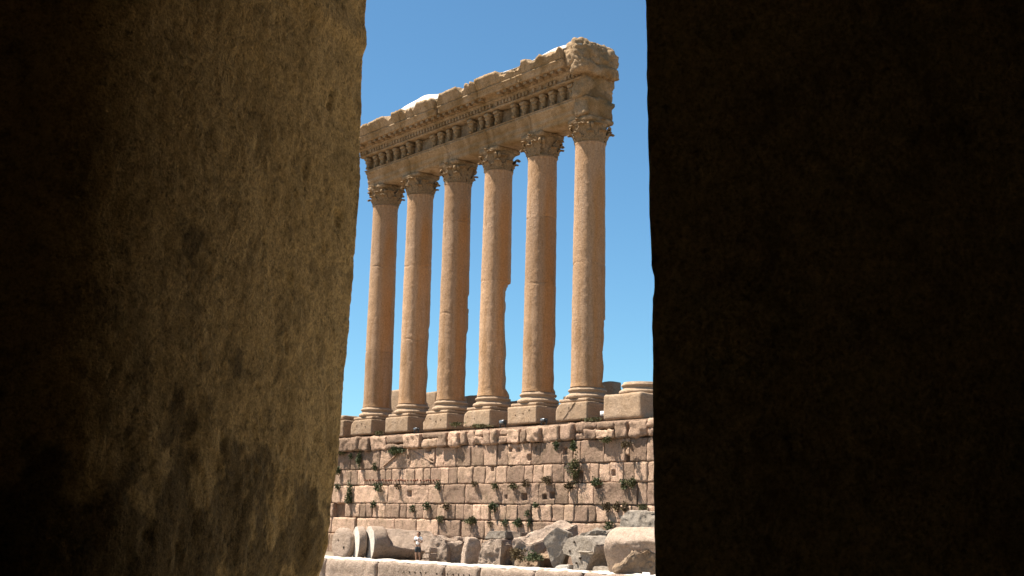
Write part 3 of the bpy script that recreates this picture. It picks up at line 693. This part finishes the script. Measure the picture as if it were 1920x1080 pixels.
polyrock('small_stone', 'tall pale stone chunk leaning on the wall behind the rough pale topped stone', 'stone', Z7([(1455, 800), (1462, 700), (1500, 680), (1530, 700), (1528, 800)]), -5.6, 0.6, M_ROCK, 505, 0.06, tint=1.2, grp='small loose stones')
polyrock('stone_block', 'broad rough pinkish block left of the tilted slab, dark on its right side', BL, Z8([(-90, 975), (-60, 850), (-40, 760), (20, 705), (150, 705), (170, 760), (150, 985)]), -7.8, 2.2, M_ROCK, 506, amp=.14, turn=8)
polyrock('stone_slab', 'grey fronted flat slab lying on top of the broad rough pinkish block', 'stone slab', Z8([(-15, 705), (30, 625), (205, 622), (208, 705)]), -7.2, 1.1, M_GREY, 507, 0.06, grp='flat slabs on blocks', tint=0.6, shift=(-.1, 0))
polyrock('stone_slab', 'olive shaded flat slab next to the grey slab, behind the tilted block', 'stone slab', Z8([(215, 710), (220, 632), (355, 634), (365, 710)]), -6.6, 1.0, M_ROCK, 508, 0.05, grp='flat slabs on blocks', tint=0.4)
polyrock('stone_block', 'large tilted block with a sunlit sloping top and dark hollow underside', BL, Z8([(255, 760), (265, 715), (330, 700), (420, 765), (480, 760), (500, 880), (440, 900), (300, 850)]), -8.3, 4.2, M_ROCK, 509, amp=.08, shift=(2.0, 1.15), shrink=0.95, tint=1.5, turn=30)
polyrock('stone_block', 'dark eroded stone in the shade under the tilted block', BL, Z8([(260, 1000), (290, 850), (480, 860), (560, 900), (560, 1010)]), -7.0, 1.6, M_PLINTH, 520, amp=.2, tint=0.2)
polyrock('stone_block', 'block leaning beside the tilted block, with one bright lit edge at its foot', BL, Z8([(690, 1010), (640, 880), (575, 720), (620, 660), (720, 590), (840, 640), (850, 700), (770, 1000)]), -8.3, 1.4, M_GREY, 521, amp=.10, shift=(.2, 0.05), tint=0.9, turn=36)
polyrock('small_stone', 'small pale stone on the ledge between the leaning block and the broken grey drum', 'stone', Z8([(690, 1024), (700, 985), (760, 962), (840, 965), (835, 1030)]), -8.9, 0.6, M_PALE, 522, 0.05, tint=0.8, grp='small loose stones')
o = polyrock('column_drum', 'broken grey drum end shaped like a shield with four square holes, rough dark body behind', 'column drum', Z8([(890, 1035), (860, 890), (775, 860), (780, 770), (830, 700), (930, 680), (1040, 690), (1115, 770), (1100, 860), (1075, 880), (1020, 1030)]), -8.6, 3.0, M_GREY, 523, amp=.07, shift=(.3, 0.1), tint=1.2, turn=6, grp='fallen column drums', shrink=0.98)
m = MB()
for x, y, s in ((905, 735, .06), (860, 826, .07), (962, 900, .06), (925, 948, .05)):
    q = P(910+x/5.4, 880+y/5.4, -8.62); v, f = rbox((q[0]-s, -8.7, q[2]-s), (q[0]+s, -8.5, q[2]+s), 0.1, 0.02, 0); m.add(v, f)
m.build('dowel_hole_shade', M_HOLE_SHADE, o, loc=tuple(o.location))  # hole shade painted as near-black plugs
q0 = P(910+945/5.4, 880+840/5.4, -8.65); q1 = P(910+1090/5.4, 880+690/5.4, -8.65)
v, f = rbox((q0[0], -8.76, q0[2]), (q1[0]-.1, -8.55, q0[2]+0.08), 0.1, 0.03, 0.02); MB().add(v, f, 1.5).build('carved_step', M_GREY, o, loc=tuple(o.location))
polyrock('stone_block', 'rough dark boulder heaped behind the broken grey drum, pale along its upper edge', BL, Z8([(900, 740), (940, 650), (1080, 622), (1240, 618), (1360, 640), (1380, 760), (1330, 990), (1080, 1000)]), -6.9, 2.0, M_GREY, 524, amp=.24, tint=0.6, turn=40)
polyrock('stone_slab', 'low flat pale slab on the ledge in front of the right hand drum', 'stone slab', Z8([(1070, 1050), (1085, 985), (1150, 980), (1290, 985), (1310, 1050)]), -9.1, 0.8, M_GREY, 525, 0.04, tint=1.4, grp='flat slabs on blocks')
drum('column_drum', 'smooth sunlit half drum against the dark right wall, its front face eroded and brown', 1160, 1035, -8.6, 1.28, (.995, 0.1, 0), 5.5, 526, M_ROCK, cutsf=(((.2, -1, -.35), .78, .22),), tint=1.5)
HD = bpy.context.scene.collection.objects[-1]
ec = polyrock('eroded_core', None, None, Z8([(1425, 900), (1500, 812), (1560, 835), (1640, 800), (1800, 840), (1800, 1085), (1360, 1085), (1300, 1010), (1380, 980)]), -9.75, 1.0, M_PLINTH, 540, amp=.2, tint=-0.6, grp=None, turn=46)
ec.location = ec.location-HD.location; ec.parent = HD
polyrock('boulder', 'grey rough boulder resting against the podium behind the right hand drum', 'boulder', Z8([(1330, 700), (1370, 500), (1430, 430), (1560, 420), (1700, 430), (1800, 480), (1800, 700)]), -4.6, 2.2, M_GREY, 527, amp=.11, tint=1.0, grp=None)
c = P(1212, 1078, -9.6)
sg = empty('sign', (c[0], -9.6, GZ)); tag(sg, 'small bright white board at the foot of the dark right wall', 'sign')
q = c[2]-GZ
v, f = rbox((-0.24, -0.02, q-0.2), (0.24, 0.02, q+0.12), 0.2, 0.008, 0); MB().add(v, f).build('board', M_WHITE, sg)
v, f = rbox((-0.03, 0.021, -0.1), (0.03, 0.06, q), 0.2, 0.008, 0); MB().add(v, f).build('post', M_BLACK, sg)

# ------------------------------------------------------------------ the visitor
def skin_mesh(name, pts, edges, mat, parent, sub=1):
    me = bpy.data.meshes.new(name); me.from_pydata([p[:3] for p in pts], edges, []); o = bpy.data.objects.new(name, me); col.objects.link(o)
    o.parent = parent; me.materials.append(mat)
    md = o.modifiers.new('skin', 'SKIN'); md.use_smooth_shade = True
    for i, p in enumerate(pts): me.skin_vertices[0].data[i].radius = (p[3], p[4] if len(p) > 4 else p[3]); me.skin_vertices[0].data[i].use_root = (i == 0)
    s = o.modifiers.new('sub', 'SUBSURF'); s.levels = sub; s.render_levels = sub
    return o
c = P(783, 1052.5, -9.55)
per = empty('person', (c[0], c[1], GZ+0.0)); tag(per, 'visitor in white t-shirt and dark shorts standing among fallen drums, hands raised to chest', 'person')
per.scale = (1.06, 1.06, 1.06); per.rotation_euler = (0, 0, math.radians(-152))   # faces us, turned a little to the left
M_SKIN = plain('skin', (.38, .21, .13), .6); M_SHIRT = plain('white_cotton', (.8, .8, .8), .9); M_SHORT = plain('dark_cotton', (.025, .03, .035), .9); M_HAIR = plain('dark_hair', (.012, .01, .008), .6)
pts = [(0, 0, .95, .13, .10), (0, 0, 1.12, .12, .09), (0, .01, 1.30, .14, .10), (0, 0, 1.44, .10, .08), (0, .01, 1.51, .055), (0, .03, 1.58, .075, .08), (0, .035, 1.66, .078, .095), (0, .02, 1.74, .05, .06)]
ed = [(0, 1), (1, 2), (2, 3), (3, 4), (4, 5), (5, 6), (6, 7)]
def chain(start, ps):
    k = start
    for p in ps: pts.append(p); ed.append((k, len(pts)-1)); k = len(pts)-1
    return k
for s in (-1, 1):
    chain(0, [(s*.10, 0, .84, .085), (s*.11, .02, .50, .058), (s*.11, .0, .34, .055), (s*.11, -.02, .09, .036), (s*.115, .09, .04, .035), (s*.12, .16, .03, .025)])
    wv = chain(3, [(s*.19, 0, 1.42, .06), (s*.24, -.01, 1.16, .045), (s*.15, .20, 1.20, .034), (s*.10, .27, 1.25, .03, .02)])
    for k in range(4):
        fx = -.03+.02*k; chain(wv, [(s*.10+fx*.6, .31, 1.265+.012*k, .009), (s*.08+fx*.5, .345-.004*k, 1.27+.014*k, .0085), (s*.065+fx*.4, .335, 1.255+.014*k, .008)])
    chain(wv, [(s*.075, .28, 1.275, .010), (s*.06, .31, 1.285, .009)])
body = skin_mesh('body', pts, ed, M_SKIN, per, 2)
sh = [(0, 0, .94, .150, .115), (0, 0, 1.12, .138, .108), (0, .01, 1.30, .158, .118), (0, 0, 1.43, .115, .09)]; se = [(0, 1), (1, 2), (2, 3)]
for s in (-1, 1):
    k = len(sh); sh += [(s*.19, 0, 1.42, .072), (s*.225, -.005, 1.26, .068)]; se += [(3, k), (k, k+1)]
skin_mesh('t_shirt', sh, se, M_SHIRT, per, 1)
st = [(0, 0, .97, .145, .115), (0, 0, .86, .15, .115)]; se = [(0, 1)]
for s in (-1, 1):
    k = len(st); st += [(s*.10, 0, .80, .105), (s*.112, .01, .55, .088)]; se += [(1, k), (k, k+1)]
skin_mesh('shorts', st, se, M_SHORT, per, 1)
skin_mesh('hair', [(0, .0, 1.66, .085, .095), (0, -.01, 1.73, .075, .085), (0, -.05, 1.60, .06, .05)], [(0, 1), (0, 2)], M_HAIR, per, 1)
for s in (-1, 1): skin_mesh('shoe', [(s*.11, -.04, .04, .045), (s*.118, .06, .04, .047), (s*.122, .18, .032, .034)], [(0, 1), (1, 2)], M_WHITE, per, 1)
def smallball(name, x, y, z, rx, ry, rz, mat):
    v, f = rbox((x-rx, y-ry, z-rz), (x+rx, y+ry, z+rz), rx, min(rx, ry, rz), 0.0); return MB().add(v, f).build(name, mat, per)
smallball('nose', 0, .135, 1.635, .012, .02, .02, M_SKIN); smallball('mouth', 0, .122, 1.585, .024, .006, .006, plain('lips', (.25, .09, .07)))
for s in (-1, 1): smallball('eye', s*.032, .122, 1.66, .012, .008, .007, M_BLACK); smallball('ear', s*.082, .03, 1.64, .01, .02, .03, M_SKIN)
cm = MB(); v, f = rbox((-.07, .30, 1.215), (.07, .36, 1.30), .05, .01, 0); cm.add(v, f); v, f = rbox((-.03, .36, 1.23), (.03, .42, 1.29), .03, .02, 0); cm.add(v, f)
o = cm.build('handheld_camera', M_BLACK); ca_, sa_ = math.cos(math.radians(-152)), math.sin(math.radians(-152)); o.location = per.location; o.scale = per.scale; o.rotation_euler = per.rotation_euler
tag(o, 'small black camera held in both hands by the visitor', 'camera')

# ------------------------------------------------------------------ plants on the wall
LEAFM = {'green': plain('green_leaf', (.07, .082, .02), .7, 3.0, (.03, .04, .01)), 'olive': plain('olive_leaf', (.09, .08, .02), .8, 3.0, (.045, .045, .012)), 'brown': plain('dry_leaf', (.12, .08, .03), .9, 3.0, (.06, .04, .015))}
def tuft(u, v, wpx, hpx, colr, label, Y=-2.12, seed=0, dens=1.0, out=None):
    c = P(u, v, Y); s = np.linalg.norm(c-CAM)/FPX; rx = wpx*s/2*1.1; rz = hpx*s/2*0.92; ry = out or min(0.45, 0.22+rx*0.35)
    r = random.Random(seed); n = int(min(700, max(110, 480*rx*rz/0.12))*dens); V = []; Fc = []
    for k in range(n):
        while True:
            a, b, e = r.uniform(-1, 1), r.uniform(0, 1), r.uniform(-1, 1)
            if a*a+b*b+e*e < 1 and (a*a+b*b+e*e > 0.25 or r.random() < .4): break
        wob = 1+0.35*math.sin(a*5+seed)+0.25*math.cos(e*6+seed*2)
        p = np.array([c[0]+a*rx*wob, Y-b*ry*wob, c[2]+e*rz*wob]); L_ = r.uniform(.07, .15); w_ = L_*r.uniform(.25, .45)
        d = np.array([a*0.7+r.gauss(0, .5), -b*0.8+r.gauss(0, .4), 0.35+e*0.4+r.gauss(0, .6)]); d /= np.linalg.norm(d)
        sd = np.cross(d, [r.gauss(0, 1), r.gauss(0, 1), r.gauss(0, 1)]); sd /= np.linalg.norm(sd)+1e-6
        up = np.cross(d, sd)
        q = [p, p+d*L_*.45+sd*w_+up*L_*.08, p+d*L_-up*L_*.1, p+d*L_*.45-sd*w_+up*L_*.08]; o_ = len(V); V += q; Fc.append((o_, o_+1, o_+2, o_+3))
    o = MB().add(V, Fc).build('wall_plant', LEAFM[colr], smooth=False, weld=False, loc=(c[0], Y, c[2]))
    return tag(o, label, 'plant', 'wild plants rooted in the podium joints')
plants = [
 (746, 846, 34, 15, 'green', 'widest bushy green plant, growing at the peak of the gable moulding'),
 (641, 849, 18, 9, 'olive', 'olive tuft beside the lit pillar, on top of the second course'),
 (660, 856, 6, 10, 'green', 'tiny green tuft high on the wall, just left of a narrow hanging plant'),
 (675, 862, 8, 30, 'green', 'narrow green plant hanging down the second course under the first column'),
 (705, 876, 8, 14, 'green', 'small green plant below the left foot of the gable moulding'),
 (636, 883, 12, 14, 'green', 'green tuft at the lit pillar edge, at the second course foot'),
 (635, 913, 8, 12, 'green', 'small green plant at the lit pillar edge, above the tall hanging plant'),
 (657, 929, 10, 42, 'green', 'longest hanging green plant, trailing down the fourth course near the lit pillar'),
 (711, 914, 15, 15, 'green', 'round green plant directly below the row of reddish tool marks, over a broken ledge'),
 (748, 912, 9, 10, 'brown', 'little brown tuft below the middle of the row of reddish tool marks'),
 (823, 912, 9, 14, 'green', 'green plant at the right end of the row of reddish tool marks'),
 (702, 947, 8, 13, 'green', 'small green plant above the thin white edged drum, at the foot of the fourth course'),
 (803, 949, 14, 13, 'green', 'green plant with a long shadow above the visitor'),
 (840, 950, 13, 12, 'brown', 'brown green tuft right of the plant with a long shadow above the visitor'),
 (775, 955, 7, 14, 'green', 'thin green plant in an upright joint above the long broken drum'),
 (828, 973, 12, 11, 'olive', 'olive patch in the fifth course, right above the big upright stone'),
 (886, 978, 30, 13, 'olive', 'wide olive mat hanging over the sixth course above the narrow upright block'),
 (892, 908, 14, 8, 'brown', 'flat brown tuft at the foot of the third course, below the broken column'),
 (931, 912, 12, 10, 'olive', 'olive tuft right of the flat brown tuft, below the floodlight by the broken column'),
 (965, 912, 12, 11, 'olive', 'yellow green tuft on the fourth course with a shadow streak below, under the fifth column'),
 (988, 907, 9, 12, 'brown', 'dry brown clump stuffed in a hole below the fifth column'),
 (1028, 900, 16, 14, 'brown', 'brown dry clump under the foot of the cracked pedestal, left of the great overgrown crevice'),
 (1080, 880, 26, 50, 'olive', 'great mass of olive growth filling the crevice under the nearest column'),
 (1078, 838, 13, 18, 'green', 'dark green plant hanging at the top of the overgrown crevice'),
 (1046, 836, 10, 16, 'green', 'dark green wisp in the shade left of the top of the overgrown crevice'),
 (1070, 912, 16, 16, 'brown', 'dry brown growth at the foot of the overgrown crevice'),
 (1121, 904, 16, 15, 'green', 'green plant beside a reddish stone, right of the overgrown crevice'),
 (1172, 908, 10, 17, 'green', 'dark green plant touching the large tuft near the right wall'),
 (1186, 905, 17, 17, 'olive', 'large olive tuft with a long shadow near the right wall'),
 (1140, 826, 20, 9, 'olive', 'olive growth in the joint below the empty pedestal'),
 (1176, 834, 22, 10, 'brown', 'brown tuft in a hollow under the empty pedestal near the right wall'),
 (927, 951, 14, 18, 'green', 'round dark green bush on the fifth course, right of the middle of the wall'),
 (1007, 949, 7, 8, 'green', 'tiny green tuft in the fifth course above the tilted block'),
 (991, 963, 6, 11, 'green', 'small dark green plant in an upright joint above the tilted block'),
 (949, 980, 13, 12, 'green', 'round green tuft over the grey fronted flat slab'),
 (974, 981, 22, 13, 'green', 'wide dark green tuft hanging over the olive shaded flat slab'),
 (995, 981, 7, 13, 'green', 'narrow green tuft just above the top of the tilted block'),
 (922, 982, 10, 10, 'brown', 'small brown tuft left of the round tuft above the grey slab'),
 (1065, 983, 9, 9, 'green', 'small green tuft on the sixth course above the broken grey drum'),
 (1145, 986, 13, 15, 'green', 'round bright green bush beside the grey boulder'),
 (1139, 950, 13, 15, 'brown', 'leftmost of three dry brown tufts above the grey boulder'),
 (1158, 951, 13, 14, 'brown', 'middle one of three dry brown tufts above the grey boulder'),
 (1173, 951, 11, 16, 'brown', 'rightmost of three dry brown tufts above the grey boulder'),
 (1208, 952, 18, 11, 'olive', 'olive patch on the upper rim of the grey boulder by the right wall')]
for k, (u, v, w_, h_, c_, lab) in enumerate(plants):
    tuft(u, v, w_, h_, c_, lab, seed=600+k, Y=(-2.35 if v < 840 and v > 820 else -2.1) if v < 985 else -2.2)
for k, (u, v, w_, h_, lab) in enumerate(((861, 796, 26, 7, 'low dark growth at the foot of the third pedestal'), (905, 799, 36, 6, 'mossy strip along the foot of the broken column pedestal'), (715, 812, 14, 5, 'dark growth in the gap between the first and second pedestals'), (1115, 787, 36, 6, 'low growth along the foot of the cracked pedestal'))):
    tuft(u, v, w_, h_, 'olive', lab, Y=-1.5, seed=700+k, out=.5)
for k, (u, v, w_, h_, c_, lab) in enumerate(((1005, 1045, 30, 16, 'green', 'dark weeds in the shade below the tilted block'), (975, 1040, 26, 22, 'brown', 'dry tangled weeds under the front of the tilted block'))):
    tuft(u, v, w_, h_, c_, lab, Y=-8.6, seed=720+k, out=.4)

# ------------------------------------------------------------------ near pillar and wall, and the unseen shell added to keep them dark
EYE_FLOOR = -1.65
DL, DR = 4.4, 6.0
hR, rR = edge_at([(686, -10), (683, 45), (688, 70), (688, 84), (679, 108), (678, 200), (673, 250), (673, 330), (669, 400), (661, 500), (651, 640), (645, 700), (639, 790), (633, 870), (627, 930), (622, 985), (616, 1020), (611, 1045), (598, 1085)], DR)
hL, rL = edge_at([(42, -10), (20, 540), (2, 1085)], DL)
def pier():
    s1 = np.concatenate([np.linspace(0, 0.5, 50, endpoint=False), np.linspace(0.5, 1, 120)]); ns = len(s1)
    hs = np.concatenate([np.linspace(EYE_FLOOR, -0.3, 20, endpoint=False), np.linspace(-0.3, 2.75, 230), np.linspace(2.8, 4.6, 20)]); nh = len(hs)
    V = []; extra = 0
    for h in hs:
        a = np.interp(h, hL, rL); b = np.interp(h, hR, rR)
        ua, ub = a/DL, b/DR
        d = DL+(DR-DL)*s1**2.0; r = (ua+(ub-ua)*s1)*d
        row = np.stack([r, d, np.full(ns, h)], 1)
        e = np.array([[b-0.02, DR+0.04, h], [b-0.1, DR+0.1, h], [b-0.4, DR+0.14, h], [b-1.1, DR+0.1, h], [a-1.3, DL+0.02, h], [a-0.5, DL-0.02, h], [a-0.06, DL-0.02, h]])
        V.append(np.concatenate([row, e]))
    m = ns+7; V = np.concatenate(V)
    big = fbm(V*np.array([1, 1, .6]), 1.5, 3, 801)*0.018; mid = fbm(V*np.array([1, 1, .7]), 8, 4, 805)*0.007; fine = fbm(V, 32, 3, 808)*0.005
    low = sstep(0.65, 0.15, V[:, 2])*fbm(V*np.array([1, 1, .6]), 7, 4, 811)*0.022
    pits = -np.maximum(fbm(V*np.array([1, 1, .7]), 11, 3, 815)-0.42, 0)*0.05
    side = np.tile(np.concatenate([np.ones(ns), [1, .3, 0, 0, 0, 0, .5]]), nh); side[np.tile(np.arange(m), nh) > ns] *= 1
    V[:, 0] += (big*0.8+mid+fine+low+pits)*side
    W = CAM+V[:, :1]*R0+V[:, 1:2]*F0+V[:, 2:3]*np.array([0, 0, 1.0])
    f = [(i*m+j, i*m+(j+1) % m, (i+1)*m+(j+1) % m, (i+1)*m+j) for i in range(nh-1) for j in range(m)]
    f += [tuple(range(m))[::-1], tuple((nh-1)*m+j for j in range(m))]
    base = L(-1.2, 4.3, EYE_FLOOR)
    q = V*np.array([1, 1, .8])
    dirt = sstep(0.02, 0.16, fbm(q, 6.0, 5, 831)*0.8+fbm(q, 1.6, 2, 832)*0.5+0.75*sstep(0.7, -0.1, V[:, 2])-0.50)+0.5*sstep(0.2, 0.34, fbm(V*np.array([1, 1, .6]), 9, 5, 833))
    return MB().add(W, f, 1.1-0.85*np.clip(dirt, 0, 1)).build('stone_pillar', M_PIER, loc=base)
tag(pier(), 'massive ochre stone pillar close by on the left, lit along its right edge', 'pillar')

DW = 4.3
hW, rW = edge_at([(1211, -10), (1212, 60), (1214, 200), (1217, 300), (1219, 430), (1222, 500), (1227, 520), (1227, 545), (1224, 560), (1224, 760), (1226, 900), (1228, 1085)], DW)
def right_wall():
    rs = np.concatenate([np.linspace(0, 0.5, 40, endpoint=False), np.linspace(0.5, 3.4, 50)]); n = len(rs)
    hs = np.concatenate([np.linspace(EYE_FLOOR, -0.3, 12, endpoint=False), np.linspace(-0.3, 2.1, 120), np.linspace(2.15, 4.6, 15)]); nh = len(hs); V = []
    for h in hs:
        a = np.interp(h, hW, rW)
        row = np.stack([a+rs, np.full(n, DW), np.full(n, h)], 1)
        e = np.array([[a*1.4+3.4, DW+1.5, h], [a*1.4+0.05, DW+1.5, h], [a*1.27+0.05, DW+1.1, h], [a*1.14+.03, DW+0.6, h], [a*1.02+.01, DW+0.08, h]])
        V.append(np.concatenate([row, e]))
    m = n+5; V = np.concatenate(V)
    front = np.tile(np.concatenate([np.ones(n), np.zeros(5)]), nh)
    V[:, 1] += front*(fbm(V, 1.3, 3, 821)*0.04+fbm(V, 8, 3, 823)*0.016)
    V[:, 0] += np.tile(np.concatenate([np.ones(20), np.zeros(n-20), [0, 0, .5, 1, 1]]), nh)*fbm(V, 9, 4, 825)*0.006
    # a shallow recess beside the opening
    W = CAM+V[:, :1]*R0+V[:, 1:2]*F0+V[:, 2:3]*np.array([0, 0, 1.0])
    f = [(i*m+j, (i+1)*m+j, (i+1)*m+(j+1) % m, i*m+(j+1) % m) for i in range(nh-1) for j in range(m)]
    f += [tuple(range(m)), tuple((nh-1)*m+j for j in range(m))[::-1]]
    return MB().add(W, f).build('stone_wall', M_WEST, loc=L(2, DW, EYE_FLOOR))
tag(right_wall(), 'huge near black stone wall close by on the right in deep shade', 'wall')

def lbox(name, lo, hi, mat, kind='structure'):
    v, f = rbox(lo, hi, 0.5, 0.01, 0.0)
    W = CAM+v[:, :1]*R0+v[:, 1:2]*F0+v[:, 2:3]*np.array([0, 0, 1.0])
    o = MB().add(W, f).build(name, mat, smooth=False); return tag(o, kind=kind)
lbox('floor', (-3.3, -4.0, -2.2), (4.4, 5.0, EYE_FLOOR), M_DARK)  # unseen, part of the shell added to keep light low
lbox('platform', (-3.4, -5.0, -4.95), (5.2, 7.5, -2.2), M_DARK)
lbox('bounce_paving', (-16, 7.5, -3.2), (24, 34, -2.25), M_BOUNCE)  # unseen pale slab added to bounce sunlight on to the pillar
lbox('shade_ceiling', (-3.3, -4.0, 4.6), (4.4, 6.6, 5.2), M_DARK)  # unseen roof added to keep daylight off the pillar and right wall
cw = empty('shade_shell_wall', tuple(L(1, -4, EYE_FLOOR))); tag(cw, 'unseen stone walls added behind the viewpoint to keep light off the pillar', 'wall')
for lo, hi in (((-3.3, -4.6, -2.2), (4.6, -4.0, 5.2)), ((-3.3, -3.99, -2.2), (-2.75, 4.35, 4.6)), ((4.0, -3.99, -2.2), (4.6, 5.0, 4.6))):
    v, f = rbox(lo, hi, 0.5, 0.01, 0.0); W = L(0, 0, 0)+v[:, :1]*R0+v[:, 1:2]*F0+v[:, 2:3]*np.array([0, 0, 1.0])
    MB().add(W, f).build('shade_panel', M_DARK, cw, loc=tuple(L(1, -4, EYE_FLOOR)))  # unseen sides and back, added to block light around the viewpoint
